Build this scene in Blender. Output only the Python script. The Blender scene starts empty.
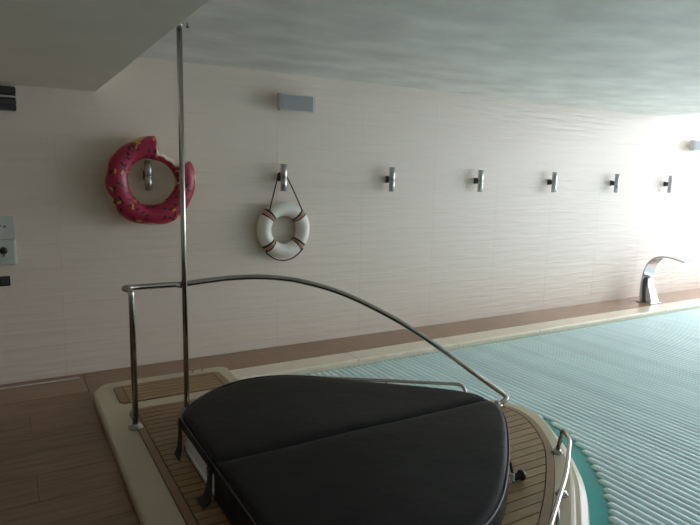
import bpy, bmesh, math, random
from mathutils import Matrix, Vector

random.seed(7)
scene = bpy.context.scene
COL = scene.collection

# ------------------------------------------------------------------ camera
cam_data = bpy.data.cameras.new('camera')
cam_data.sensor_width = 36.0
cam_data.lens = 589.3 / 700.0 * 36.0
cam_data.clip_start = 0.02
cam = bpy.data.objects.new('camera', cam_data)
COL.objects.link(cam)


def camera_matrix():
    f, cx, cy = 589.3, 350.0, 262.5
    X = Vector((1365.14 - cx, cy - 195.99, -f)).normalized()      # along the tiled wall
    up = Vector((1.0, -0.022, 0.0)).cross(-X).normalized()
    if up.y < 0:
        up = -up
    Y = up.cross(X)
    return Matrix((X, Y, up))                                     # camera -> world


M4 = camera_matrix().to_4x4()
M4.translation = (0.0, 0.0, 1.7)
cam.matrix_world = M4
scene.camera = cam

# ------------------------------------------------------------------ daylight
world = bpy.data.worlds.new('overcast')
scene.world = world
world.use_nodes = True
bg = world.node_tree.nodes['Background']
bg.inputs[0].default_value = (0.97, 0.935, 1.06, 1)
bg.inputs[1].default_value = 1.0


def portal(name, loc, rot, sx, sy):
    l = bpy.data.lights.new(name, 'AREA')
    l.shape = 'RECTANGLE'
    l.size, l.size_y = sx, sy
    l.cycles.is_portal = True
    o = bpy.data.objects.new(name, l)
    o.location, o.rotation_euler = loc, rot
    COL.objects.link(o)


# portals only guide the sampling of daylight through the glazed openings
portal('roof_glazing_portal', (11.15, 1.1, 4.16), (0, 0, 0), 3.4, 8.0)
portal('end_glazing_portal', (12.88, 1.1, 2.1), (0, math.pi / 2, 0), 4.0, 8.0)

scene.view_settings.view_transform = 'Standard'
scene.view_settings.look = 'None'
scene.view_settings.gamma = 1.0
scene.view_settings.use_curve_mapping = False
scene.view_settings.exposure = 2.88
scene.cycles.use_denoising = True
scene.cycles.max_bounces = 14
scene.cycles.diffuse_bounces = 8

# ------------------------------------------------------------------ dimensions
WALL = 5.198          # y of the tiled wall
CEIL = 2.605          # plaster ceiling
SOFF = 2.300          # lowered ceiling on the dry side
SOFX = 0.68           # its edge
OPENX = 8.173         # ceiling ends here, glazed part begins
ROOFX = 9.4          # glazed roof begins here
XR, XL, YF = 12.9, -3.0, -3.0
HIGH = 4.2
WATER = -0.07
DECK = 0.06


# ------------------------------------------------------------------ materials
def mat(name, col, rough=0.5, metal=0.0, var=0.0, scale=6.0, stretch=(1, 1, 1), bump=0.0, bscale=None,
        objvar=0.0, coat=0.0, ior=1.5, spec=0.5, dist=0.01, col2=None):
    m = bpy.data.materials.new(name)
    m.use_nodes = True
    nt = m.node_tree
    b = nt.nodes['Principled BSDF']
    b.inputs['Base Color'].default_value = (*col, 1)
    b.inputs['Roughness'].default_value = rough
    b.inputs['Metallic'].default_value = metal
    b.inputs['IOR'].default_value = ior
    b.inputs['Specular IOR Level'].default_value = spec
    b.inputs['Coat Weight'].default_value = coat
    N = nt.nodes.new
    L = nt.links.new
    geo = N('ShaderNodeNewGeometry')
    mp = N('ShaderNodeMapping')
    mp.inputs['Scale'].default_value = stretch
    L(geo.outputs['Position'], mp.inputs[0])
    out = None
    if var > 0 or col2:
        n = N('ShaderNodeTexNoise')
        n.inputs['Scale'].default_value = scale
        n.inputs['Detail'].default_value = 4
        L(mp.outputs[0], n.inputs['Vector'])
        mx = N('ShaderNodeMixRGB')
        if col2:
            a, c = col, col2
        else:
            a = [max(0, k * (1 - var)) for k in col]
            c = [min(1, k * (1 + var)) for k in col]
        mx.inputs[1].default_value = (*a, 1)
        mx.inputs[2].default_value = (*c, 1)
        rp = N('ShaderNodeMapRange')
        rp.inputs[1].default_value = 0.3
        rp.inputs[2].default_value = 0.7
        L(n.outputs[0], rp.inputs[0])
        L(rp.outputs[0], mx.inputs[0])
        out = mx.outputs[0]
    if objvar > 0:
        oi = N('ShaderNodeObjectInfo')
        hs = N('ShaderNodeHueSaturation')
        mr = N('ShaderNodeMapRange')
        mr.inputs[3].default_value = 1 - objvar
        mr.inputs[4].default_value = 1 + objvar
        L(oi.outputs['Random'], mr.inputs[0])
        L(mr.outputs[0], hs.inputs['Value'])
        if out:
            L(out, hs.inputs['Color'])
        else:
            hs.inputs['Color'].default_value = (*col, 1)
        out = hs.outputs[0]
    if out:
        L(out, b.inputs['Base Color'])
    if bump > 0:
        n2 = N('ShaderNodeTexNoise')
        n2.inputs['Scale'].default_value = bscale or scale
        n2.inputs['Detail'].default_value = 3
        L(mp.outputs[0], n2.inputs['Vector'])
        bp = N('ShaderNodeBump')
        bp.inputs['Strength'].default_value = bump
        bp.inputs['Distance'].default_value = dist
        L(n2.outputs[0], bp.inputs['Height'])
        L(bp.outputs[0], b.inputs['Normal'])
    return m


def wave_tile_material():
    m = bpy.data.materials.new('wave_relief_tile')
    m.use_nodes = True
    nt = m.node_tree
    b = nt.nodes['Principled BSDF']
    b.inputs['Base Color'].default_value = (0.74, 0.635, 0.54, 1)
    b.inputs['Roughness'].default_value = 0.42
    N, L = nt.nodes.new, nt.links.new
    geo = N('ShaderNodeNewGeometry')
    mp = N('ShaderNodeMapping')
    mp.inputs['Scale'].default_value = (1.9, 1.0, 24.0)
    L(geo.outputs['Position'], mp.inputs[0])
    n = N('ShaderNodeTexNoise')
    n.inputs['Scale'].default_value = 1.0
    n.inputs['Detail'].default_value = 1.5
    n.inputs['Distortion'].default_value = 0.35
    L(mp.outputs[0], n.inputs['Vector'])
    bp = N('ShaderNodeBump')
    bp.inputs['Strength'].default_value = 0.36
    bp.inputs['Distance'].default_value = 0.02
    L(n.outputs[0], bp.inputs['Height'])
    L(bp.outputs[0], b.inputs['Normal'])
    return m


def slat_material():
    m = mat('aqua_slat', (0.76, 0.96, 0.99), rough=0.14, objvar=0.05, var=0.05, scale=2.0)
    return m


def glass_material():
    m = bpy.data.materials.new('clear_glazing')
    m.use_nodes = True
    nt = m.node_tree
    nt.nodes.clear()
    N, L = nt.nodes.new, nt.links.new
    o = N('ShaderNodeOutputMaterial')
    t = N('ShaderNodeBsdfTransparent')
    t.inputs[0].default_value = (0.95, 0.98, 0.97, 1)
    g = N('ShaderNodeBsdfGlossy')
    g.inputs['Roughness'].default_value = 0.02
    fr = N('ShaderNodeFresnel')
    fr.inputs[0].default_value = 1.3
    mx = N('ShaderNodeMixShader')
    L(fr.outputs[0], mx.inputs[0])
    L(t.outputs[0], mx.inputs[1])
    L(g.outputs[0], mx.inputs[2])
    L(mx.outputs[0], o.inputs[0])
    return m


def water_material():
    m = mat('turquoise_water', (0.05, 0.42, 0.40), rough=0.06, ior=1.33, bump=0.08, bscale=5.0, dist=0.02)
    return m


M = {
    'tile': wave_tile_material(),
    'grout': mat('tile_grout', (0.68, 0.61, 0.55), 0.6, var=0.03),
    'plaster': mat('wall_plaster', (0.62, 0.60, 0.56), 0.8, var=0.04, bump=0.1, bscale=12),
    'ceiling': mat('trowelled_plaster', (0.74, 0.73, 0.69), 0.45, var=0.15, scale=2.0, stretch=(1, 1.6, 1), bump=0.16, bscale=3.0, dist=0.02),
    'soffit': mat('soffit_paint', (0.80, 0.75, 0.64), 0.85, var=0.03, scale=2),
    'plank': mat('walnut_look_floor_tile', (0.25, 0.145, 0.082), 0.38, var=0.25, scale=3.0, stretch=(1, 9, 1), objvar=0.16, bump=0.08, bscale=9),
    'strip': mat('oak_look_wall_tile', (0.29, 0.168, 0.092), 0.17, var=0.10, scale=3.0, stretch=(1, 10, 1), objvar=0.06),
    'joint': mat('dark_joint', (0.045, 0.036, 0.03), 0.8, var=0.1),
    'coping': mat('cream_stone', (0.80, 0.69, 0.54), 0.15, var=0.04, scale=9, objvar=0.03),
    'cream': mat('cream_gelcoat', (0.55, 0.465, 0.32), 0.32, var=0.04, scale=3),
    'teak': mat('teak_plank', (0.30, 0.18, 0.078), 0.40, var=0.2, scale=4, stretch=(1.5, 14, 1), objvar=0.12),
    'teakborder': mat('teak_border_board', (0.27, 0.16, 0.072), 0.40, var=0.12, scale=8),
    'caulk': mat('black_caulk', (0.03, 0.025, 0.02), 0.7, var=0.1),
    'tub': mat('white_acrylic', (0.75, 0.76, 0.76), 0.25, var=0.03, scale=6),
    'vinyl': mat('black_vinyl', (0.008, 0.008, 0.008), 0.5, spec=0.14, var=0.12, scale=2.5, bump=0.25, bscale=4.5, dist=0.03),
    'piping': mat('grey_piping', (0.035, 0.034, 0.036), 0.4, var=0.1),
    'webbing': mat('black_webbing', (0.012, 0.012, 0.012), 0.75, var=0.2, scale=60),
    'plastic': mat('black_plastic', (0.012, 0.012, 0.012), 0.35, var=0.1),
    'steel': mat('polished_steel', (0.44, 0.41, 0.37), 0.16, 1.0, var=0.03, scale=4),
    'chrome': mat('chrome', (0.42, 0.43, 0.45), 0.14, 1.0, var=0.02),
    'lampsteel': mat('brushed_steel', (0.50, 0.50, 0.49), 0.30, 1.0, var=0.04, scale=40),
    'darksteel': mat('dark_bracket', (0.10, 0.10, 0.10), 0.4, 0.6, var=0.05),
    'alu': mat('aluminium_profile', (0.66, 0.64, 0.60), 0.35, 0.4, var=0.04),
    'slat': slat_material(),
    'water': water_material(),
    'basin': mat('turquoise_basin', (0.10, 0.55, 0.52), 0.4, var=0.05),
    'glass': glass_material(),
    'frame': mat('white_window_frame', (0.75, 0.75, 0.74), 0.4, var=0.02),
    'donut': mat('biscuit_vinyl', (0.55, 0.36, 0.14), 0.32, var=0.06),
    'icing': mat('raspberry_icing_vinyl', (0.37, 0.018, 0.055), 0.38, var=0.10, scale=9),
    'cream_bite': mat('bitten_cream_vinyl', (0.70, 0.63, 0.50), 0.4, var=0.05),
    'spr_dark': mat('dark_sprinkle_print', (0.025, 0.012, 0.02), 0.35, var=0.1),
    'spr_gold': mat('gold_sprinkle_print', (0.72, 0.34, 0.06), 0.35, var=0.1),
    'buoy': mat('white_foam_ring', (0.78, 0.74, 0.66), 0.45, var=0.03, scale=14),
    'orange': mat('orange_band', (0.52, 0.22, 0.07), 0.5, var=0.08),
    'black': mat('black_band', (0.015, 0.015, 0.016), 0.5, var=0.1),
    'rope': mat('dark_rope', (0.02, 0.019, 0.018), 0.8, var=0.2, scale=80),
    'speaker': mat('grey_speaker_case', (0.55, 0.55, 0.54), 0.5, var=0.04),
    'grille': mat('speaker_grille', (0.30, 0.31, 0.31), 0.6, var=0.08, scale=90),
    'panel': mat('pale_green_panel', (0.50, 0.53, 0.47), 0.5, var=0.03),
    'paper': mat('laminated_sheet', (0.56, 0.58, 0.53), 0.4, var=0.03),
    'ink': mat('grey_ink', (0.15, 0.15, 0.14), 0.7, var=0.1),
    'vent': mat('charcoal_vent', (0.06, 0.06, 0.06), 0.45, 0.3, var=0.1),
}


# ------------------------------------------------------------------ geometry helpers
class Geo:
    def __init__(self):
        self.v, self.f, self.sm = [], [], []

    def add(self, vs, fs, smooth=False):
        o = len(self.v)
        self.v += [tuple(p) for p in vs]
        self.f += [tuple(i + o for i in q) for q in fs]
        self.sm += [smooth] * len(fs)
        return self

    def box(self, a, b, bev=0.0):
        bm = bmesh.new()
        bmesh.ops.create_cube(bm, size=1)
        for p in bm.verts:
            p.co = Vector([(a[i] + b[i]) / 2 + p.co[i] * (b[i] - a[i]) for i in range(3)])
        if bev > 0:
            bmesh.ops.bevel(bm, geom=list(bm.edges), offset=bev, segments=2, profile=0.5, affect='EDGES')
        bm.verts.index_update()
        self.add([p.co[:] for p in bm.verts], [[q.index for q in fc.verts] for fc in bm.faces])
        bm.free()
        return self

    def tube(self, path, r, seg=12, cap=True):
        pts = [Vector(p) for p in path]
        n = len(pts)
        rs = r if isinstance(r, (list, tuple)) else [r] * n
        t0 = (pts[1] - pts[0]).normalized()
        ref = Vector((0, 0, 1)) if abs(t0.z) < 0.9 else Vector((1, 0, 0))
        u = t0.cross(ref).normalized()
        vs, fs = [], []
        for i, p in enumerate(pts):
            t = (pts[min(i + 1, n - 1)] - pts[max(i - 1, 0)]).normalized()
            u = (u - t * u.dot(t)).normalized()
            w = t.cross(u)
            for k in range(seg):
                a = 2 * math.pi * k / seg
                vs.append(p + (u * math.cos(a) + w * math.sin(a)) * rs[i])
        for i in range(n - 1):
            for k in range(seg):
                k2 = (k + 1) % seg
                fs.append((i * seg + k, i * seg + k2, (i + 1) * seg + k2, (i + 1) * seg + k))
        self.add(vs, fs, True)
        if cap:
            o = len(self.v) - len(vs)
            self.f.append(tuple(o + k for k in reversed(range(seg))))
            self.f.append(tuple(o + (n - 1) * seg + k for k in range(seg)))
            self.sm += [False, False]
        return self

    def lathe(self, prof, c, seg=20, axis='z'):
        """profile of (radius, height) turned about an axis through c"""
        vs, fs = [], []
        for r, h in prof:
            for k in range(seg):
                a = 2 * math.pi * k / seg
                p = (r * math.cos(a), r * math.sin(a), h)
                if axis == 'y':
                    p = (p[0], p[2], p[1])
                elif axis == 'x':
                    p = (p[2], p[0], p[1])
                vs.append((c[0] + p[0], c[1] + p[1], c[2] + p[2]))
        for i in range(len(prof) - 1):
            for k in range(seg):
                k2 = (k + 1) % seg
                fs.append((i * seg + k, i * seg + k2, (i + 1) * seg + k2, (i + 1) * seg + k))
        fs.append(tuple(reversed(range(seg))))
        fs.append(tuple((len(prof) - 1) * seg + k for k in range(seg)))
        return self.add(vs, fs, True)

    def prism(self, poly, z0, z1):
        n = len(poly)
        vs = [(x, y, z0) for x, y in poly] + [(x, y, z1) for x, y in poly]
        fs = [tuple(reversed(range(n))), tuple(range(n, 2 * n))]
        fs += [(k, (k + 1) % n, n + (k + 1) % n, n + k) for k in range(n)]
        return self.add(vs, fs)

    def rings(self, rings, cap0=True, cap1=True, smooth=True, closed=True):
        n = len(rings[0])
        vs = [p for r in rings for p in r]
        fs = []
        for i in range(len(rings) - 1):
            for k in range(n if closed else n - 1):
                k2 = (k + 1) % n
                fs.append((i * n + k, i * n + k2, (i + 1) * n + k2, (i + 1) * n + k))
        self.add(vs, fs, smooth)
        o = len(self.v) - len(vs)
        if cap0:
            self.f.append(tuple(o + k for k in reversed(range(n)))); self.sm.append(False)
        if cap1:
            self.f.append(tuple(o + (len(rings) - 1) * n + k for k in range(n))); self.sm.append(False)
        return self


def build(name, g, m, parent=None, origin=(0, 0, 0)):
    me = bpy.data.meshes.new(name)
    ox, oy, oz = origin
    me.from_pydata([(x - ox, y - oy, z - oz) for x, y, z in g.v], [], g.f)
    me.polygons.foreach_set('use_smooth', g.sm)
    me.validate()
    bm = bmesh.new()
    bm.from_mesh(me)
    bmesh.ops.recalc_face_normals(bm, faces=bm.faces)
    bm.to_mesh(me)
    bm.free()
    me.materials.append(M[m])
    o = bpy.data.objects.new(name, me)
    COL.objects.link(o)
    if parent is not None:
        o.parent = parent
    return o


def tag(o, label, cat, group=None):
    o['label'] = label
    o['category'] = cat
    if group:
        o['group'] = group
    return o


def struct(o, label=None):
    o['kind'] = 'structure'
    if label:
        o['label'] = label
    return o


class Thing:
    """an Empty at the thing's base; parts are given in world coordinates"""
    def __init__(self, name, loc, label, cat, group=None):
        self.o = bpy.data.objects.new(name, None)
        self.o.location = loc
        self.o.empty_display_size = 0.05
        self.loc = loc
        COL.objects.link(self.o)
        tag(self.o, label, cat, group)

    def part(self, name, g, m, parent=None, label=None):
        p = build(name, g, m, parent or self.o, self.loc)
        if label:
            p['label'] = label
        return p


def child_copies(src, parent, spots):
    for s in spots:
        c = src.copy()
        COL.objects.link(c)
        c.parent = parent
        c.location = s


def copy_tree(o, parent=None):
    c = o.copy()
    COL.objects.link(c)
    if parent is not None:
        c.parent = parent
    for ch in list(o.children):
        copy_tree(ch, c)
    return c


def catmull(pts, n=6, closed=False):
    P = [Vector(p) for p in pts]
    m = len(P)
    out = []
    for i in range(m if closed else m - 1):
        if closed:
            a, b, c, d = P[i - 1], P[i], P[(i + 1) % m], P[(i + 2) % m]
        else:
            a, b, c, d = P[max(i - 1, 0)], P[i], P[i + 1], P[min(i + 2, m - 1)]
        for k in range(n):
            t = k / n
            out.append(0.5 * ((2 * b) + (c - a) * t + (2 * a - 5 * b + 4 * c - d) * t * t + (3 * b - a - 3 * c + d) * t ** 3))
    if not closed:
        out.append(P[-1])
    return out


def chaikin(pts, it=3):
    P = [Vector(p) for p in pts]
    for _ in range(it):
        q = [P[0]]
        for a, b in zip(P[:-1], P[1:]):
            q += [a * 0.75 + b * 0.25, a * 0.25 + b * 0.75]
        q.append(P[-1])
        P = q
    return P


def fillet(pts, r, n=6):
    """polyline with its corners rounded by arcs reaching r back along each leg"""
    P = [Vector(p) for p in pts]
    out = [P[0]]
    for a, b, c in zip(P[:-2], P[1:-1], P[2:]):
        d0, d1 = (a - b), (c - b)
        k = min(r, d0.length * 0.49, d1.length * 0.49)
        s, e = b + d0.normalized() * k, b + d1.normalized() * k
        for i in range(n + 1):
            t = i / n
            out.append(s * (1 - t) ** 2 + b * 2 * t * (1 - t) + e * t * t)
    out.append(P[-1])
    return out


def area2(poly):
    return sum(a[0] * b[1] - b[0] * a[1] for a, b in zip(poly, poly[1:] + poly[:1]))


def offset(poly, d):
    """move every vertex of a counter-clockwise outline outwards by d (number or list)"""
    n = len(poly)
    out = []
    for i in range(n):
        p0, p1, p2 = poly[i - 1], poly[i], poly[(i + 1) % n]
        e1 = Vector((p1[0] - p0[0], p1[1] - p0[1])).normalized()
        e2 = Vector((p2[0] - p1[0], p2[1] - p1[1])).normalized()
        n1, n2 = Vector((e1.y, -e1.x)), Vector((e2.y, -e2.x))
        b = n1 + n2
        b = b / max(0.35, (1 + n1.dot(n2)))
        k = d[i] if isinstance(d, list) else d
        out.append((p1[0] + b.x * k, p1[1] + b.y * k))
    return out


def crossings(poly, y, axis=1):
    """sorted coordinates where the outline crosses y (axis=1) or x (axis=0)"""
    o = 1 - axis
    xs = []
    n = len(poly)
    for i in range(n):
        a, b = poly[i], poly[(i + 1) % n]
        if (a[axis] <= y < b[axis]) or (b[axis] <= y < a[axis]):
            t = (y - a[axis]) / (b[axis] - a[axis])
            xs.append(a[o] + (b[o] - a[o]) * t)
    return sorted(xs)


def ccw(poly):
    poly = [(p[0], p[1]) for p in poly]
    return poly if area2(poly) > 0 else poly[::-1]


# ================================================================== THE SETTING
# ---- tiled wall: backing + one object for each tile
wall_back = struct(build('wall_back', Geo().box((XL, WALL + 0.012, -0.2), (XR + 0.2, WALL + 0.2, HIGH + 0.1)), 'grout'),
                   'long white wall clad in wave relief tiles')
TW, TH, X0 = 0.937, 0.3125, 0.368
j = 0.0004
tile = build('tile', Geo().box((j, 0, j), (TW - j, 0.0118, TH - j), 0.0003), 'tile', wall_back)
tile.location = (X0, WALL, 0.0)
spots = []
for c in range(-4, 14):
    for r in range(0, 14):
        x = X0 + c * TW
        top = CEIL if x + TW < OPENX else HIGH
        if x + TW < XL + 0.9 or x > XR - 0.4 or r * TH > top - 0.02 or (c, r) == (0, 0):
            continue
        spots.append((x, WALL, r * TH))
child_copies(tile, wall_back, spots)

struct(build('wall_left', Geo().box((XL - 0.15, YF - 0.2, -0.2), (XL, WALL + 0.2, HIGH)), 'plaster'), 'plain plaster wall at the dry end of the room')
struct(build('wall_front', Geo().box((XL, YF - 0.2, -0.2), (XR + 0.2, YF, HIGH + 0.1)), 'plaster'), 'plain plaster wall across the pool from the tiles')

# ---- ceilings
struct(build('ceiling', Geo().box((SOFX, YF, CEIL), (OPENX, WALL + 0.01, HIGH + 0.1)), 'ceiling'), 'trowelled plaster ceiling above the pool')
struct(build('ceiling_soffit', Geo().box((XL, YF, SOFF), (SOFX - 0.001, WALL + 0.008, CEIL + 0.2), 0.004), 'soffit'), 'lowered smooth ceiling over the dry floor')

struct(build('ceiling_light_block', Geo().box((OPENX + 0.001, YF, HIGH), (ROOFX, WALL + 0.01, HIGH + 0.1)), 'ceiling'), 'unseen raised ceiling strip added to hold back light from the glazed roof')  # unseen strip, added to cut the roof daylight falling on the nearby wall

# ---- glazed roof and glazed end of the pool hall
roof = struct(build('window_1', Geo().box((ROOFX, YF, HIGH), (ROOFX + 0.08, WALL, HIGH + 0.12))
                    .box((XR - 0.08, YF, HIGH), (XR, WALL, HIGH + 0.12)), 'frame'), 'glazed roof over the far end of the pool')
for k in range(6):
    y = YF + 0.04 + k * (WALL - YF - 0.08) / 5
    build('glazing_bar', Geo().box((ROOFX + 0.08, y - 0.03, HIGH), (XR - 0.08, y + 0.03, HIGH + 0.11), 0.004), 'frame', roof)
for k in range(5):
    d = (WALL - YF - 0.08) / 5
    y = YF + 0.04 + k * d
    build('pane', Geo().box((ROOFX + 0.06, y + 0.025, HIGH + 0.05), (XR - 0.06, y + d - 0.025, HIGH + 0.058)), 'glass', roof)
endw = struct(build('window_2', Geo().box((XR, YF, -0.2), (XR + 0.1, WALL, 0.06)).box((XR, YF, HIGH - 0.06), (XR + 0.1, WALL, HIGH + 0.1)), 'frame'),
              'glazed end wall of the pool hall')
for k in range(6):
    y = YF + 0.04 + k * (WALL - YF - 0.08) / 5
    build('mullion', Geo().box((XR, y - 0.035, 0.06), (XR + 0.1, y + 0.035, HIGH - 0.06), 0.004), 'frame', endw)
for k in range(5):
    d = (WALL - YF - 0.08) / 5
    y = YF + 0.04 + k * d
    build('pane', Geo().box((XR + 0.045, y + 0.03, 0.05), (XR + 0.053, y + d - 0.03, HIGH - 0.05)), 'glass', endw)

# ---- floor: dark plank tiles on the dry side, lighter run of tiles along the wall
PX = 0.482           # dry floor ends at the spa platform
floor = struct(build('floor', Geo().box((XL, YF, -0.2), (PX, WALL + 0.012, -0.009)), 'joint'), 'dark wood look plank tile floor beside the spa')
RH, RL = 0.305, 1.2
row = 0
y = 4.735
while y > YF + 0.1:
    y0 = max(y - RH, YF)
    x = 0.07 + {1: 0.0, 2: 0.4, 0: 0.8}[row % 3]
    xs = [x + k * RL for k in range(-5, 3)]
    for a in xs:
        x0, x1 = max(a, XL), min(a + RL, PX)
        if x1 - x0 > 0.006:
            build('plank', Geo().box((x0 + 0.0012, y0 + 0.0012, -0.009), (x1 - 0.0012, y - 0.0012, 0.0), 0.0010), 'plank', floor)
    y = y0
    row += 1
for k in range(4):
    x1 = PX - k * RL
    build('plank', Geo().box((max(XL, x1 - RL) + 0.001, 4.7362, -0.009), (x1 - 0.001, WALL - 0.001, 0.0), 0.001), 'strip', floor)

build('plank', Geo().box((PX - 0.001, 4.42, -0.30), (1.5605, 4.7395, 0.0)), 'strip', floor)
walk = struct(build('floor_wall_strip', Geo().box((PX + 0.001, 4.74, -0.6), (XR, WALL + 0.012, -0.009)), 'joint'), 'brown plank tile strip along the foot of the tiled wall')
k, x = 0, PX + 0.002
while x < XR - 0.1:
    x1 = min(x + 1.2, XR - 0.002)
    build('plank', Geo().box((x + 0.001, 4.7402, -0.009), (x1 - 0.001, WALL - 0.001, 0.0), 0.001), 'strip', walk)
    x = x1

CY0, CY1 = 4.50, 4.7395
coping = struct(build('pool_coping', Geo().box((1.56, CY0 + 0.012, -0.9), (XR, CY1, -0.041)), 'coping'), 'cream stone pool edge')
x = 1.562
while x < XR - 0.1:
    x1 = min(x + 1.2, XR - 0.002)
    build('coping_stone', Geo().box((x + 0.0008, CY0, -0.04), (x1 - 0.0008, CY1 - 0.0008, 0.0), 0.010), 'coping', coping)
    x = x1
struct(build('pool_basin', Geo().box((PX + 0.001, YF, -1.3), (XR, CY0 + 0.011, -1.2)), 'basin'), 'turquoise pool basin')
struct(build('pool_water', Geo().box((PX + 0.002, YF + 0.001, -1.19), (XR - 0.001, CY0 + 0.010, WATER)), 'water'), 'turquoise pool water')

# ================================================================== SPA PLATFORM
HULL = [(0.485, 4.50), (0.492, 4.545), (0.555, 4.66), (0.62, 4.70), (1.48, 4.71), (1.53, 4.69), (1.55, 4.64), (1.55, 4.34), (1.58, 4.26), (1.70, 4.16)]
HULL += [(p.x, p.y) for p in catmull([(1.95, 3.99, 0), (2.33, 3.69, 0), (2.70, 3.39, 0), (2.96, 3.17, 0), (3.12, 2.99, 0), (3.175, 2.82, 0), (3.13, 2.64, 0),
                                       (3.00, 2.42, 0), (2.75, 2.10, 0), (2.46, 1.84, 0), (2.16, 1.60, 0), (1.85, 1.38, 0)], 5)]
HULL += [(1.60, 1.22), (1.55, 1.12), (1.55, 0.76), (1.53, 0.71), (1.48, 0.69), (0.62, 0.70), (0.555, 0.74), (0.492, 0.86), (0.485, 0.90)]
HULL = ccw(HULL)
FL = [min(1.0, max(0.0, (p[0] - 1.62) / 0.4)) for p in HULL]

plat = Thing('spa_platform', (1.6, 2.7, 0.0), 'cream spa platform with teak decking and a rounded nose jutting into the pool', 'platform')


def ring(d, z):
    if not isinstance(d, list):
        d = [d] * len(HULL)
    return [(x, y, z) for x, y in offset(HULL, d)]


g = Geo()
g.rings([ring([0.095 * k for k in FL], -0.6), ring([0.095 * k for k in FL], -0.10), ring([0.075 * k for k in FL], -0.04), ring([0.040 * k for k in FL], -0.012),
         ring([0.034 * k for k in FL], -0.004), ring([0.010 * k for k in FL], -0.002), ring(0.0, 0.004), ring(0.0, 0.045), ring(-0.006, 0.056), ring(-0.018, DECK)], smooth=False)
plat.part('hull', g, 'cream')

TEAK = [(0.655, 4.00), (0.665, 4.04), (0.70, 4.06), (1.45, 4.055), (1.60, 4.02)]
TEAK += [(p.x, p.y) for p in catmull([(1.82, 3.89, 0), (2.22, 3.59, 0), (2.60, 3.28, 0), (2.86, 3.09, 0), (3.02, 2.98, 0), (3.075, 2.82, 0), (3.03, 2.63, 0),
                                       (2.90, 2.41, 0), (2.74, 2.22, 0), (2.43, 1.95, 0), (2.13, 1.73, 0), (1.82, 1.52, 0)], 5)]
TEAK += [(1.60, 1.38), (1.45, 1.345), (0.70, 1.34), (0.665, 1.36), (0.655, 1.40)]
TEAK = ccw(TEAK)
INNER = offset(TEAK, -0.046)
plat.part('caulk_bed', Geo().prism(offset(TEAK, 0.004), DECK - 0.004, DECK + 0.0015), 'caulk')


def border(poly, inner, z0, z1):
    g = Geo()
    g.rings([[(x, y, z0) for x, y in poly], [(x, y, z1) for x, y in poly], [(x, y, z1) for x, y in inner], [(x, y, z0) for x, y in inner]], False, False, False)
    return g


ZT = DECK + 0.0075
plat.part('border_board', border(TEAK, offset(TEAK, -0.041), DECK, ZT), 'teakborder')

# outline of the tub: straight on the dry side, pointed to the nose
UP = [(0.832, 3.27), (0.852, 3.36), (0.912, 3.455), (1.005, 3.56), (1.16, 3.68), (1.35, 3.755), (1.57, 3.745), (1.75, 3.66), (1.922, 3.515), (2.15, 3.30),
      (2.387, 3.07), (2.52, 2.92), (2.60, 2.79), (2.63, 2.68)]
LO = [(0.832, 2.13), (0.852, 2.04), (0.912, 1.94), (1.005, 1.825), (1.15, 1.70), (1.35, 1.63), (1.57, 1.645), (1.75, 1.715), (1.917, 1.825), (2.12, 2.00),
      (2.30, 2.175), (2.45, 2.335), (2.57, 2.49), (2.63, 2.66)]
up = [(p.x, p.y) for p in catmull([(*p, 0) for p in UP], 4)]
lo = [(p.x, p.y) for p in catmull([(*p, 0) for p in LO], 4)]
RIM = ccw(lo + up[::-1])
TUBO = offset(RIM, -0.006)

# deck planks run along the wall direction, cut to the border board and the tub
PW, gap = 0.066, 0.0035
hole = offset(TUBO, 0.006)
y = 4.015
while y > 1.36:
    ya, yb = y - PW + gap, y - gap
    ia, ib = crossings(INNER, ya), crossings(INNER, yb)
    ha, hb = crossings(hole, ya), crossings(hole, yb)
    if len(ia) == 2 and len(ib) == 2:
        segs = []
        if len(ha) == 2 and len(hb) == 2:
            segs = [((ia[0], ib[0]), (ha[0], hb[0])), ((ha[1], hb[1]), (ia[1], ib[1]))]
        elif len(ha) == 2 or len(hb) == 2:
            h = ha if len(ha) == 2 else hb
            segs = [((ia[0], ib[0]), (h[0], h[0])), ((h[1], h[1]), (ia[1], ib[1]))]
        else:
            segs = [((ia[0], ib[0]), (ia[1], ib[1]))]
        for (l, r) in segs:
            if min(r[0] - l[0], r[1] - l[1]) > 0.01:
                plat.part('deck_plank', Geo().prism([(l[0] + .002, ya), (r[0] - .002, ya), (r[1] - .002, yb), (l[1] + .002, yb)], DECK, ZT), 'teak')
    y -= PW

# smaller teak panel behind the rail, and its twin at the other end
for (y0, y1) in ((4.205, 4.565), (0.84, 1.20)):
    P0 = [(0.632, y0 + 0.03), (0.655, y0), (1.42, y0), (1.447, y0 + 0.03), (1.447, y1 - 0.03), (1.42, y1), (0.655, y1), (0.632, y1 - 0.03)]
    plat.part('caulk_bed', Geo().prism(offset(P0, 0.003), DECK - 0.004, DECK + 0.0015), 'caulk')
    for xa, xb, c in ((0.632, 0.690, 1), (1.389, 1.447, -1)):
        q = [(xa, y0 + .002), (xb, y0 + .002), (xb, y1 - .002), (xa, y1 - .002)]
        if c == 1:
            q = [(xa, y0 + .032), (xa + .024, y0 + .002), (xb, y0 + .002), (xb, y1 - .002), (xa + .024, y1 - .002), (xa, y1 - .032)]
        else:
            q = [(xa, y0 + .002), (xb - .028, y0 + .002), (xb, y0 + .032), (xb, y1 - .032), (xb - .028, y1 - .002), (xa, y1 - .002)]
        plat.part('border_board', Geo().prism(q, DECK, ZT), 'teakborder')
    n = 6
    w = (y1 - y0) / n
    for k in range(n):
        plat.part('deck_plank', Geo().prism([(0.695, y0 + k * w + gap), (1.384, y0 + k * w + gap), (1.384, y0 + (k + 1) * w - gap), (0.695, y0 + (k + 1) * w - gap)], DECK, ZT), 'teak')
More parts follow.
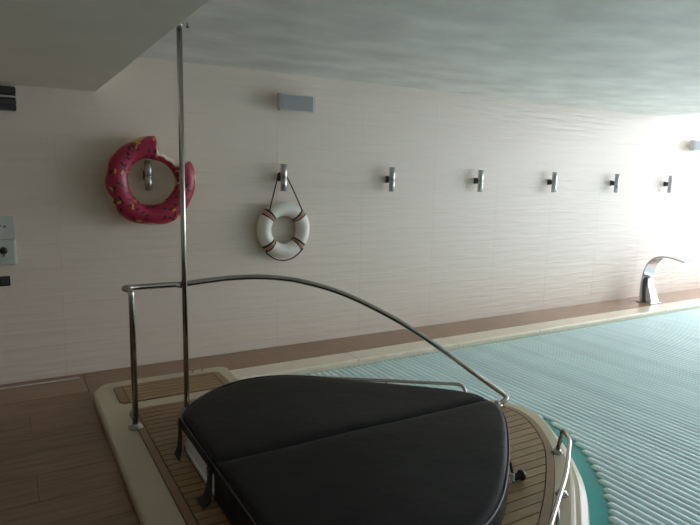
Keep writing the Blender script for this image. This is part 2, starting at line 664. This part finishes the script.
for sx in (1.26, 1.345):
    plat.part('screw_cap', Geo().lathe([(0.012, 0), (0.012, 0.006), (0.008, 0.010)], (sx, 4.655, DECK), 10), 'steel')

# ================================================================== HOT TUB AND ITS COVER
tub = Thing('hot_tub', (1.6, 2.7, DECK), 'white acrylic hot tub shell showing below its black cover', 'hot tub')
g = Geo()
g.rings([[(x, y, z) for x, y in offset(RIM, d)] for d, z in ((-0.006, DECK + 0.002), (-0.006, 0.085), (-0.012, 0.09), (-0.012, 0.20), (-0.006, 0.205), (-0.006, 0.225), (-0.02, 0.232),
                                                             (-0.17, 0.232), (-0.20, 0.20), (-0.24, 0.12))], cap0=True, cap1=True, smooth=False)
tub.part('shell', g, 'tub')

cover = Thing('tub_cover', (1.6, 2.7, 0.232), 'black vinyl folding cover lying over the hot tub with a seam across', 'tub cover')
SEAM = 2.67
ZR, ZS = 0.270, 0.292


def cover_half(edge, s):
    """one padded panel: grid between the seam and the outline, with a rounded rim"""
    xs = []
    n = 44
    for i in range(n + 1):
        t = i / n
        xs.append(0.8325 + (2.6295 - 0.8325) * (0.5 - 0.5 * math.cos(math.pi * t)))
    ny = 14
    vs, fs = [], []
    for x in xs:
        # outline y at x
        ye = None
        for a, b in zip(edge[:-1], edge[1:]):
            if a[0] <= x <= b[0] and b[0] > a[0]:
                ye = a[1] + (b[1] - a[1]) * (x - a[0]) / (b[0] - a[0])
        if ye is None:
            ye = edge[-1][1] if x > 2 else edge[0][1]
        for q in range(ny + 1):
            t = q / ny
            t = 0.5 - 0.5 * math.cos(math.pi * t)
            yy = SEAM + s * 0.004 + (ye - SEAM - s * 0.004) * t
            # distance to the seam and to the rim give the padded section
            ds = abs(yy - SEAM)
            dr = min(abs(ye - yy), x - 0.8325, (2.6295 - x) * 0.8)
            z = ZR + (ZS - ZR) * (1 - min(1, ds / 1.0))
            z -= 0.022 * math.exp(-ds / 0.018)
            z -= 0.014 * math.exp(-max(dr, 0) / 0.014)
            z += 0.0035 * math.sin(5.1 * x + 2.3 * yy) * math.sin(3.7 * yy - 1.3 * x) * (1 - math.exp(-max(dr, 0) / 0.05))
            # creases running in from the rim
            for cxp, cyp, dx, dy, ln in ((1.50, 3.74, 0.30, -0.95, 0.20), (1.68, 3.68, 0.45, -0.9, 0.26), (1.24, 3.72, 0.15, -1, 0.15), (2.45, 3.0, -0.9, -0.4, 0.14), (2.30, 2.2, -0.95, 0.3, 0.25), (0.95, 3.5, 0.8, -0.6, 0.16)):
                al = (x - cxp) * dx + (yy - cyp) * dy
                pe = abs(-(x - cxp) * dy + (yy - cyp) * dx)
                if -0.02 < al < ln:
                    z -= 0.007 * (1 - al / ln) * math.exp(-(pe / 0.012) ** 2)
            vs.append((x, yy, z))
    m = ny + 1
    for i in range(n):
        for q in range(ny):
            fs.append((i * m + q, i * m + q + 1, (i + 1) * m + q + 1, (i + 1) * m + q))
    return Geo().add(vs, fs, True)


for edge, s, ZB in ((up, 1, 0.212), (lo, -1, 0.095)):
    p = cover.part('panel', cover_half(edge, s), 'vinyl')
    E = [(0.8325, SEAM + s * 0.003)] + edge[:-1] + [(2.629, SEAM + s * 0.003)]
    path = [Vector((x, yy, 0)) for x, yy in E]
    n = len(path)
    rows = []
    for d, z in ((0.0, ZR - 0.006), (0.010, ZR - 0.016), (0.013, ZR - 0.035), (0.014, ZB + 0.01), (0.012, ZB), (0.004, ZB), (0.002, ZR - 0.01)):
        r = []
        for i, q in enumerate(path):
            t = (path[min(i + 1, n - 1)] - path[max(i - 1, 0)]).normalized()
            nn = Vector((-t.y, t.x, 0)) * s
            wob = 0.004 * math.sin(i * 0.9) if z < ZR - 0.05 and d > 0.005 else 0.0
            r.append((q.x + nn.x * (d + wob), q.y + nn.y * (d + wob), z))
        rows.append(r)
    cover.part('skirt', Geo().rings(rows, False, False, True, False), 'vinyl', p)
    pp = [(r[0], r[1], ZR - 0.010) for r in rows[1]]
    cover.part('piping', Geo().tube(pp, 0.0055, 6), 'piping', p)
# thin black flap closing the fold, and the straps that hold the cover down
g = Geo()
rows = []
for i in range(25):
    x = 0.834 + (2.628 - 0.834) * i / 24
    rows.append([(x, SEAM + d, z) for d, z in ((-0.014, 0.2762), (-0.006, 0.2722), (0.006, 0.2722), (0.014, 0.2762))])
cover.part('seam_flap', g.rings(rows, False, False, True, False), 'webbing')


def strap(P, w0, w1):
    """a webbing tail hanging from the skirt and resting on the deck, flaring to its end"""
    Q = catmull(P, 5)
    r = []
    for i, p in enumerate(Q):
        w = w0 + (w1 - w0) * i / (len(Q) - 1)
        r.append([(p.x, p.y - w, p.z), (p.x, p.y + w, p.z), (p.x - 0.004, p.y + w, p.z + 0.005), (p.x - 0.004, p.y - w, p.z + 0.005)])
    o = cover.part('strap', Geo().rings(r, True, True, False), 'webbing')
    b = Q[3]
    cover.part('buckle', Geo().box((b.x - 0.014, b.y - w0 * 0.8, b.z - 0.02), (b.x + 0.004, b.y + w0 * 0.8, b.z + 0.02), 0.004), 'plastic', o)


strap([(0.829, 3.345, 0.245), (0.824, 3.335, 0.20), (0.815, 3.30, 0.15), (0.797, 3.255, 0.095), (0.772, 3.215, 0.071)], 0.026, 0.052)
strap([(0.816, 2.715, 0.245), (0.812, 2.712, 0.19), (0.805, 2.70, 0.14), (0.788, 2.69, 0.09), (0.752, 2.68, 0.071)], 0.030, 0.050)
# quick-release lock on the wet side of the cover
g = Geo().tube([(2.270, 2.140, 0.215), (2.283, 2.125, 0.17), (2.287, 2.110, 0.12), (2.280, 2.095, 0.078)], 0.007, 8)
o = cover.part('lock_strap', g, 'webbing')
g = Geo().lathe([(0.015, -0.030), (0.018, -0.026), (0.018, 0.014), (0.027, 0.018), (0.030, 0.026), (0.027, 0.040), (0.015, 0.045)], (2.317, 2.100, 0.100), 14, 'x')
cover.part('lock_knob', g, 'plastic', o)
cover.part('lock_plate', Geo().box((2.273, 2.087, 0.085), (2.283, 2.113, 0.125), 0.003), 'tub', o, 'white lock plate')

# ================================================================== RAILS
RT = 0.0185


def flange(c, r=0.048, h=0.014):
    return Geo().lathe([(r, 0), (r, h * 0.5), (r * 0.82, h), (RT * 1.25, h * 1.3), (RT * 1.2, h * 2.2)], c, 20)


def bolts(thing, c, parent, r=0.036):
    for a in (0.6, 2.7, 4.8):
        thing.part('bolt', Geo().lathe([(0.009, 0), (0.009, 0.007), (0.005, 0.010)], (c[0] + r * math.cos(a), c[1] + r * math.sin(a), c[2] + 0.010), 8), 'steel', parent)


rail = Thing('handrail', (0.648, 3.76, DECK), 'arched steel handrail sweeping over the covered hot tub', 'handrail')
path = [(0.648, 3.76, DECK + 0.01), (0.648, 3.76, 0.90)]
bend = fillet([(0.648, 3.76, DECK + 0.01), (0.648, 3.76, 0.962), (0.602, 3.815, 0.963), (0.70, 3.86, 0.957), (1.007, 3.902, 0.946)], 0.035, 6)
arch = [(1.257, 3.90, 0.962), (1.391, 3.878, 0.967), (1.525, 3.838, 0.968), (1.667, 3.80, 0.955), (1.796, 3.748, 0.933), (1.992, 3.655, 0.876), (2.176, 3.546, 0.794),
        (2.421, 3.386, 0.649), (2.664, 3.219, 0.467), (2.859, 3.106, 0.307), (2.962, 3.053, 0.223), (3.035, 3.012, 0.165)]
tail = catmull([(1.007, 3.902, 0.946)] + arch, 5)[1:]
end = catmull([tail[-1], (3.078, 2.987, 0.130), (3.094, 2.972, 0.112), (3.088, 2.955, 0.098), (3.055, 2.952, 0.086), (3.012, 2.962, DECK + 0.004)], 4)[1:]
rail.part('rail_tube', Geo().tube(bend + tail + end, RT, 14), 'steel')
fb = rail.part('foot_flange', flange((0.648, 3.76, DECK)), 'steel')
bolts(rail, (0.648, 3.76, DECK), fb)
fb = rail.part('foot_flange', flange((3.010, 2.965, DECK), 0.04), 'steel')
rail.part('pole_bracket', Geo().tube([(0.93, 3.892, 0.948), (0.965, 3.885, 0.940), (0.9935, 3.878, 0.935)], 0.012, 10), 'steel')

pole = Thing('steel_pole', (1.003, 3.866, DECK), 'tall straight steel pole from the teak deck up to the ceiling', 'pole')
pole.part('pole_tube', Geo().tube([(1.003, 3.866, DECK + 0.008), (1.003, 3.866, 1.3), (1.003, 3.866, CEIL - 0.001)], 0.0175, 16), 'steel')
pb = pole.part('foot_flange', flange((1.003, 3.866, ZT)), 'steel')
bolts(pole, (1.003, 3.866, ZT), pb)
pole.part('ceiling_collar', Geo().lathe([(0.020, -0.02), (0.021, 0.0)], (1.003, 3.866, CEIL), 16), 'steel')

# low grab rails along the two wet edges
g2 = Thing('grab_rail', (2.86, 3.15, DECK), 'low steel grab rail half hidden behind the black cover', 'grab rail', None)
p2 = fillet([(1.80, 3.94, DECK), (1.83, 3.92, 0.165), (2.47, 3.455, 0.172), (2.862, 3.178, 0.172), (2.862, 3.13, 0.10), (2.82, 3.16, DECK + 0.004)], 0.045, 6)
g2.part('rail_tube', Geo().tube(p2, 0.0125, 12), 'steel')
for q in ((2.40, 3.505),):
    o = g2.part('post', Geo().tube([(q[0], q[1], DECK), (q[0], q[1], 0.168)], 0.010, 10), 'steel')
    g2.part('post_flange', flange((q[0], q[1], DECK), 0.032, 0.010), 'steel', o)
for q in ((2.82, 3.16), (1.80, 3.94)):
    g2.part('foot_flange', flange((q[0], q[1], DECK), 0.03, 0.010), 'steel')

g3 = Thing('grab_rail', (2.80, 2.24, DECK), 'low curved steel grab rail on the cream rim beside the turquoise water', 'grab rail', None)
top = catmull([(2.835, 2.225, 0.192), (2.75, 2.125, 0.204), (2.648, 2.044, 0.204), (2.404, 1.861, 0.204), (2.134, 1.688, 0.204), (1.963, 1.58, 0.202), (1.80, 1.47, 0.192)], 6)
p3 = fillet([(2.800, 2.245, DECK + 0.004), (2.826, 2.238, 0.203), tuple(top[2])], 0.018, 6)[:-1] + top[2:-3] + fillet([tuple(top[-3]), (1.78, 1.452, 0.19), (1.79, 1.44, DECK + 0.004)], 0.03, 6)[1:]
g3.part('rail_tube', Geo().tube(p3, 0.0125, 12), 'steel')
for q in ((2.800, 2.245), (2.44, 1.905), (2.12, 1.655), (1.79, 1.44)):
    o = g3.part('post_flange', flange((q[0], q[1], DECK), 0.034, 0.010), 'steel')
    bolts(g3, (q[0], q[1], DECK - 0.003), o, 0.026)
for q, t in (((2.44, 1.905), (2.425, 1.877)), ((2.12, 1.655), (2.13, 1.685))):
    g3.part('post', Geo().tube([(q[0], q[1], DECK), (t[0], t[1], 0.20)], 0.010, 10), 'steel')

# ================================================================== POOL SLAT COVER
pc = Thing('pool_cover', (5.5, 2.0, WATER), 'pale aqua slatted roller cover floating on the pool', 'pool cover')
NEAR = offset(HULL, [0.165 * k + 0.02 for k in FL])
PITCH, SW = 0.0575, 0.0505


def slat_geo(ln):
    """long hollow-profile slat, half round on top, rounded at both ends; origin at its far end"""
    prof = [(-SW / 2, -0.004), (-SW / 2, 0.004), (-SW * 0.42, 0.0105), (-SW * 0.24, 0.0150), (0, 0.0160), (SW * 0.24, 0.0150), (SW * 0.42, 0.0105), (SW / 2, 0.004), (SW / 2, -0.004)]
    rows = []
    for yy, k in ((0.0, 0.45), (-0.010, 0.85), (-0.026, 1.0), (-ln + 0.026, 1.0), (-ln + 0.010, 0.85), (-ln, 0.45)):
        rows.append([(x * k, yy, z * k) for x, z in prof])
    return Geo().rings(rows, True, True, True)


cache = {}
x = 1.64 + SW
i = 0
while x < 11.6:
    xs = sorted(crossings(NEAR, x, 0))
    far, near = CY0 - 0.006, -2.2
    spans = [(far, near)]
    if len(xs) >= 2:
        spans = [(far, xs[-1]), (xs[0], near)]
    for a, b in spans:
        a += random.uniform(-0.012, 0.004) if a < far else 0
        ln = round(a - b, 3)
        if ln < 0.12:
            continue
        if ln not in cache:
            cache[ln] = pc.part('slat', slat_geo(ln), 'slat')
            o = cache[ln]
            o.data.transform(Matrix.Translation(pc.loc))
        else:
            o = cache[ln].copy()
            COL.objects.link(o)
            o.parent = pc.o
        o.location = (x - pc.loc[0], a - pc.loc[1], 0.002)
    x += PITCH
    i += 1

# ================================================================== WALL LAMPS
LAMP_LABELS = ['steel cylinder wall lamp seen through the hole of the pink doughnut ring',
               'steel cylinder wall lamp from which the white lifebuoy hangs',
               'first bare steel wall lamp beyond the lifebuoy',
               'second bare steel wall lamp beyond the lifebuoy',
               'third bare steel wall lamp beyond the lifebuoy',
               'fourth bare steel wall lamp beyond the lifebuoy',
               'fifth bare steel wall lamp beyond the lifebuoy, above the chrome spout']
LY = 5.112
lamp0 = Thing('wall_lamp', (0, 0, 0), LAMP_LABELS[0], 'wall lamp', 'steel cylinder lamps along the tiled wall')
h, r = 0.125, 0.031
lamp0.part('lamp_body', Geo().lathe([(r - 0.006, -h + 0.012), (r - 0.004, -h), (r, -h + 0.001), (r, -0.014), (r - 0.0015, -0.012), (r - 0.0015, -0.008), (r, -0.006), (r, h - 0.001), (r - 0.004, h), (r - 0.006, h - 0.012)], (0, 0, 0), 24), 'lampsteel')
b_ = lamp0.part('wall_bracket', Geo().box((-0.016, 0.024, -0.028), (0.016, WALL - LY - 0.010, 0.028), 0.004), 'darksteel')
lamp0.part('wall_plate', Geo().box((-0.026, WALL - LY - 0.011, -0.036), (0.026, WALL - LY - 0.0005, 0.036), 0.003), 'darksteel', b_)
for k in range(7):
    o = lamp0.o if k == 0 else copy_tree(lamp0.o)
    o.location = (1.048 + 1.2210 * k, LY, 1.650)
    o['label'] = LAMP_LABELS[k]

# ================================================================== SPEAKERS
def speaker(xc, zc, label):
    s = Thing('wall_speaker', (xc, WALL, zc), label, 'speaker', None)
    w, hh, d = 0.175, 0.075, 0.135
    # body: wider at the front than at the wall, front turned slightly downwards
    def sect(k, y, dz):
        return [(xc + sx * w * k, y, zc + sz * hh * k + dz) for sx, sz in ((-1, -1), (1, -1), (1, 1), (-1, 1))]
    g = Geo().rings([sect(0.62, WALL - 0.03, 0), sect(0.94, WALL - 0.06, 0), sect(1.0, WALL - 0.075, 0), sect(1.0, WALL - d, -0.004)], True, True, False)
    b = s.part('case', g, 'speaker')
    s.part('grille', Geo().box((xc - w + 0.012, WALL - d - 0.006, zc - hh + 0.004), (xc + w - 0.024, WALL - d + 0.002, zc + hh - 0.014), 0.003), 'grille', b)
    s.part('wall_mount', Geo().box((xc - 0.04, WALL - 0.04, zc - 0.03), (xc + 0.04, WALL - 0.0006, zc + 0.03), 0.004), 'darksteel')


speaker(2.385, 2.335, 'grey box loudspeaker mounted on the wall above the lifebuoy')
speaker(8.97, 2.225, 'grey box loudspeaker on the bright wall beyond the chrome spout')

# ================================================================== DOUGHNUT SWIM RING
DC = (1.062, 5.075, 1.598)
dn = Thing('swim_ring', (DC[0], WALL, DC[2] - 0.37), 'pink iced doughnut inflatable ring with a bite taken out, hung on a lamp', 'swim ring')


def donut_rads(a):
    """inner and outer radius at angle a (0 = right, pi/2 = up)"""
    ri = 0.186 + 0.006 * math.sin(3 * a + 1.0)
    ro = 0.364 + 0.008 * math.sin(5 * a + 0.4)
    d = (a - math.radians(57) + math.pi) % (2 * math.pi) - math.pi
    w = math.radians(25)
    if abs(d) < w * 1.25:
        k = abs(d) / w
        # three scallops of the bite
        cut = 0.243 + 0.016 * abs(math.sin(d * 7.2))
        s = 1 if k < 0.82 else max(0.0, 1 - (k - 0.82) / 0.30)
        s = s * s * (3 - 2 * s)
        ro = ro * (1 - s) + cut * s
    return ri, ro


def donut_pt(a, b, grow=0.0):
    """b runs round the tube: 0 = outer rim, pi/2 = front (towards the room)"""
    ri, ro = donut_rads(a)
    rm, hw = (ri + ro) / 2, (ro - ri) / 2
    dep = 0.030 + 0.058 * min(1.0, hw / 0.089)
    rr = rm + (hw + grow) * math.cos(b)
    return (DC[0] + rr * math.cos(a), DC[1] - (dep + grow) * math.sin(b), DC[2] + rr * math.sin(a))


NA, NB = 144, 20
g = Geo()
rings_ = [[donut_pt(2 * math.pi * i / NA, 2 * math.pi * q / NB) for q in range(NB)] for i in range(NA)]
g.rings(rings_ + [rings_[0]], False, False, True)
ring_o = dn.part('ring_body', g, 'donut')


def icing_lim(a):
    lo_ = math.radians(24 + 14 * math.sin(7 * a + 1) + 8 * math.sin(11 * a))
    hi_ = math.radians(164 - 9 * math.sin(6 * a + 2))
    return lo_, hi_


def in_bite(a):
    d = (a - math.radians(57) + math.pi) % (2 * math.pi) - math.pi
    return abs(d) < math.radians(25)


rows = []
for i in range(NA + 1):
    a = 2 * math.pi * i / NA
    l_, h_ = icing_lim(a)
    if in_bite(a):
        l_ = math.radians(86)
    rows.append([donut_pt(a, l_ + (h_ - l_) * q / 12, 0.0022 if 0 < q < 12 else 0.0003) for q in range(13)])
ice = dn.part('icing', Geo().rings(rows, False, False, True, False), 'icing')
rows = []
for i in range(21):
    a = math.radians(57 - 27 + 54 * i / 20)
    rows.append([donut_pt(a, math.radians(-30 + 118 * q / 8), 0.0018 if 0 < q < 8 else 0.0002) for q in range(9)])
dn.part('bitten_edge', Geo().rings(rows, False, False, True, False), 'cream_bite', None, 'cream bitten edge')


def sprinkles(n, seed):
    rnd = random.Random(seed)
    g = Geo()
    put = []
    tries = 0
    while len(put) < n and tries < 4000:
        tries += 1
        a = rnd.uniform(0, 2 * math.pi)
        b = math.radians(rnd.uniform(42, 160))
        if in_bite(a):
            continue
        p = Vector(donut_pt(a, b, 0.0028))
        if any((p - q).length < 0.030 for q in put):
            continue
        put.append(p)
        th = rnd.uniform(0, math.pi)
        ca, cb = math.cos(th) * 0.060, math.sin(th) * 0.20
        A, B, Cc, D = [Vector(donut_pt(a + sa * ca - sb * cb * 0.16, b + sa * cb + sb * ca * 1.5, 0.0042)) for sa, sb in ((-1, -0.9), (1, -0.9), (1, 0.9), (-1, 0.9))]
        g.add([A, B, Cc, D], [(0, 1, 2, 3)], True)
    return g


o = dn.part('sprinkle_print', sprinkles(66, 3), 'spr_dark', ice)
o['kind'] = 'stuff'
o = dn.part('sprinkle_print', sprinkles(17, 11), 'spr_gold', ice)
o['kind'] = 'stuff'

# ================================================================== LIFEBUOY
BC = (2.275, 5.125, 1.163)
lb = Thing('lifebuoy', (BC[0], WALL, BC[2] - 0.27), 'white lifebuoy with orange and black bands hanging by a dark rope', 'lifebuoy')
BR, Br = 0.199, 0.068


def torus_pt(a, b, r=Br):
    rr = BR + r * math.cos(b)
    return (BC[0] + rr * math.cos(a), BC[1] - r * math.sin(b), BC[2] + rr * math.sin(a))


NA = 72
R_ = [[torus_pt(2 * math.pi * i / NA, 2 * math.pi * q / 20) for q in range(20)] for i in range(NA)]
lb.part('ring_body', Geo().rings(R_ + [R_[0]], False, False, True), 'buoy')
for k in range(4):
    a0 = math.pi / 4 + k * math.pi / 2 + (0.05 if k % 2 else -0.05)
    for nm, d0, d1, mt in (('black_band', -0.150, -0.085, 'black'), ('orange_band', -0.070, 0.015, 'orange'), ('black_band', 0.030, 0.125, 'black')):
        if k in (1, 2):
            d0, d1 = -d1, -d0
        rr = [[torus_pt(a0 + d0 + (d1 - d0) * i / 3, 2 * math.pi * q / 20, Br + 0.0016) for q in range(20)] for i in range(4)]
        lb.part(nm, Geo().rings(rr, True, True, True), mt)
# hanging loop over the lamp, and the grab line round the bottom
aL, aR = math.radians(133), math.radians(47)
pL, pR = Vector(torus_pt(aL, math.radians(50), Br + 0.006)), Vector(torus_pt(aR, math.radians(50), Br + 0.006))
lampx = 1.045 + 1.2187
loop = [pL, (lampx - 0.075, 5.10, 1.60), (lampx - 0.034, 5.145, 1.685), (lampx, 5.152, 1.690), (lampx + 0.034, 5.145, 1.682), (lampx + 0.080, 5.10, 1.57), pR]
lb.part('hanging_rope', Geo().tube(catmull(loop, 6), 0.0062, 8), 'rope')
low = [torus_pt(math.radians(225), math.radians(35), Br + 0.006)]
for k in range(9):
    t = k / 8
    a = math.radians(230 + 80 * t)
    rr = BR + Br + 0.010 + 0.018 * math.sin(math.pi * t)
    low.append((BC[0] + rr * math.cos(a), BC[1] - 0.012, BC[2] + rr * math.sin(a)))
low.append(torus_pt(math.radians(315), math.radians(35), Br + 0.006))
lb.part('grab_rope', Geo().tube(catmull(low, 4), 0.006, 8), 'rope')

# ================================================================== CHROME WATERFALL SPOUT
sp = Thing('waterfall_spout', (7.80, 4.88, 0.0), 'chrome arched waterfall spout standing on the brown strip at the pool edge', 'spout')
sx0, sx1 = 7.665, 7.925
prof = catmull([(0, 4.955, 0.012), (0, 4.970, 0.15), (0, 4.965, 0.33), (0, 4.930, 0.50), (0, 4.850, 0.620), (0, 4.740, 0.675), (0, 4.620, 0.684), (0, 4.500, 0.672), (0, 4.385, 0.648)], 5)
rows = []
n = len(prof)
for i, p in enumerate(prof):
    t = (prof[min(i + 1, n - 1)] - prof[max(i - 1, 0)]).normalized()
    nn = Vector((0, -t.z, t.y))          # towards the inside of the arch
    th = 0.016 + 0.030 * max(0, 1 - i / 14)
    wd = 0.012 * math.sin(math.pi * min(1, i / (n - 1))) 
    a, b = p, p + nn * th
    rows.append([(sx0 + wd, a.y, a.z), (sx1 - wd, a.y, a.z), (sx1 - wd, b.y, b.z), (sx0 + wd, b.y, b.z)])
body = sp.part('arch_plate', Geo().rings(rows, True, True, False), 'chrome')
# tapering front brace that carries the feed pipe
rows = []
for z, yy, hw in ((0.012, 4.800, 0.085), (0.12, 4.835, 0.075), (0.24, 4.885, 0.062), (0.33, 4.905, 0.050), (0.36, 4.925, 0.045)):
    rows.append([(7.79 - hw, yy, z), (7.79 + hw, yy, z), (7.79 + hw, 4.945, z + 0.01), (7.79 - hw, 4.945, z + 0.01)])
sp.part('feed_housing', Geo().rings(rows, True, True, False), 'chrome')
sp.part('feed_collar', Geo().box((7.735, 4.880, 0.345), (7.845, 4.945, 0.385), 0.006), 'chrome')
base = sp.part('base_plate', Geo().box((7.64, 4.770, 0.0005), (7.94, 4.995, 0.013), 0.004), 'chrome')
for q in ((7.66, 4.79), (7.92, 4.79), (7.66, 4.975), (7.92, 4.975)):
    sp.part('bolt', Geo().lathe([(0.012, 0), (0.012, 0.008), (0.006, 0.013)], (q[0], q[1], 0.012), 8), 'steel', base)

# ================================================================== THINGS ON THE DARK END OF THE WALL
v = Thing('air_vent', (-0.2, WALL, 2.10), 'charcoal slatted air vent high on the wall under the lowered ceiling', 'air vent')
v.part('housing', Geo().box((-0.62, WALL - 0.075, 2.108), (0.118, WALL - 0.0006, 2.282), 0.006), 'vent')
for k, (z, yo) in enumerate(((2.128, 0.090), (2.164, 0.094), (2.206, 0.100), (2.250, 0.104))):
    t_ = (0.016, 0.014, 0.006, 0.022)[k]
    g = Geo().box((-0.62, WALL - yo, z - t_), (0.120, WALL - 0.07, z + t_), 0.004)
    v.part('slat', g, 'alu' if k == 2 else 'vent', None, 'pale metal slat' if k == 2 else None)
v.part('end_cap', Geo().box((0.118, WALL - 0.085, 2.195), (0.128, WALL - 0.04, 2.225), 0.002), 'alu')

c = Thing('control_box', (-0.1, WALL, 0.95), 'pale green control box with a black knob below the notice sheet', 'control box')
cb = c.part('box_body', Geo().box((-0.26, WALL - 0.045, 0.950), (0.062, WALL - 0.0006, 1.150), 0.006), 'panel')
c.part('box_lid', Geo().box((-0.25, WALL - 0.052, 0.962), (0.050, WALL - 0.044, 1.138), 0.003), 'panel', cb)
c.part('knob', Geo().lathe([(0.028, 0.0), (0.028, -0.012), (0.022, -0.030), (0.012, -0.034)], (-0.024, WALL - 0.052, 1.066), 18, 'y'), 'plastic')
c.part('knob_pointer', Geo().box((-0.028, WALL - 0.062, 1.020), (-0.020, WALL - 0.052, 1.045), 0.001), 'plastic')

s = Thing('notice_sheet', (-0.1, WALL, 1.165), 'pale laminated notice sheet fixed above the control box', 'notice')
sh = s.part('sheet', Geo().box((-0.26, WALL - 0.010, 1.162), (0.060, WALL - 0.0006, 1.325), 0.002), 'paper')
for k, (xa, xb) in enumerate(((-0.225, -0.19), (-0.175, -0.13), (-0.115, -0.07), (-0.055, -0.03), (-0.018, 0.004))):
    s.part('print_mark', Geo().box((xa, WALL - 0.0106, 1.238 + 0.004 * (k % 2)), (xb, WALL - 0.0099, 1.252 + 0.004 * (k % 2))), 'ink', sh)

w = Thing('wall_switch', (-0.03, WALL, 0.79), 'small square black switch on the tiles below the control box', 'switch')
w.part('switch_frame', Geo().box((-0.066, WALL - 0.012, 0.785), (0.008, WALL - 0.0006, 0.862), 0.003), 'plastic')
w.part('rocker', Geo().box((-0.056, WALL - 0.017, 0.797), (-0.002, WALL - 0.011, 0.850), 0.003), 'vent')

d = Thing('floor_drain', (-0.6, 5.085, 0.0), 'narrow pale metal drain channel lying along the foot of the wall', 'drain')
d.part('channel', Geo().box((-2.0, 5.072, 0.0003), (0.452, 5.100, 0.006), 0.002), 'alu')

hk = Thing('ceiling_hook', (1.045, 3.83, CEIL), 'tiny dark screw eye in the ceiling beside the pole top', 'hook')
hk.part('screw', Geo().tube([(1.045, 3.83, CEIL - 0.001), (1.045, 3.83, CEIL - 0.020)], 0.005, 8), 'darksteel')
hk.part('eye', Geo().lathe([(0.004, -0.034), (0.011, -0.028), (0.011, -0.022), (0.004, -0.017)], (1.045, 3.83, CEIL), 10), 'darksteel')
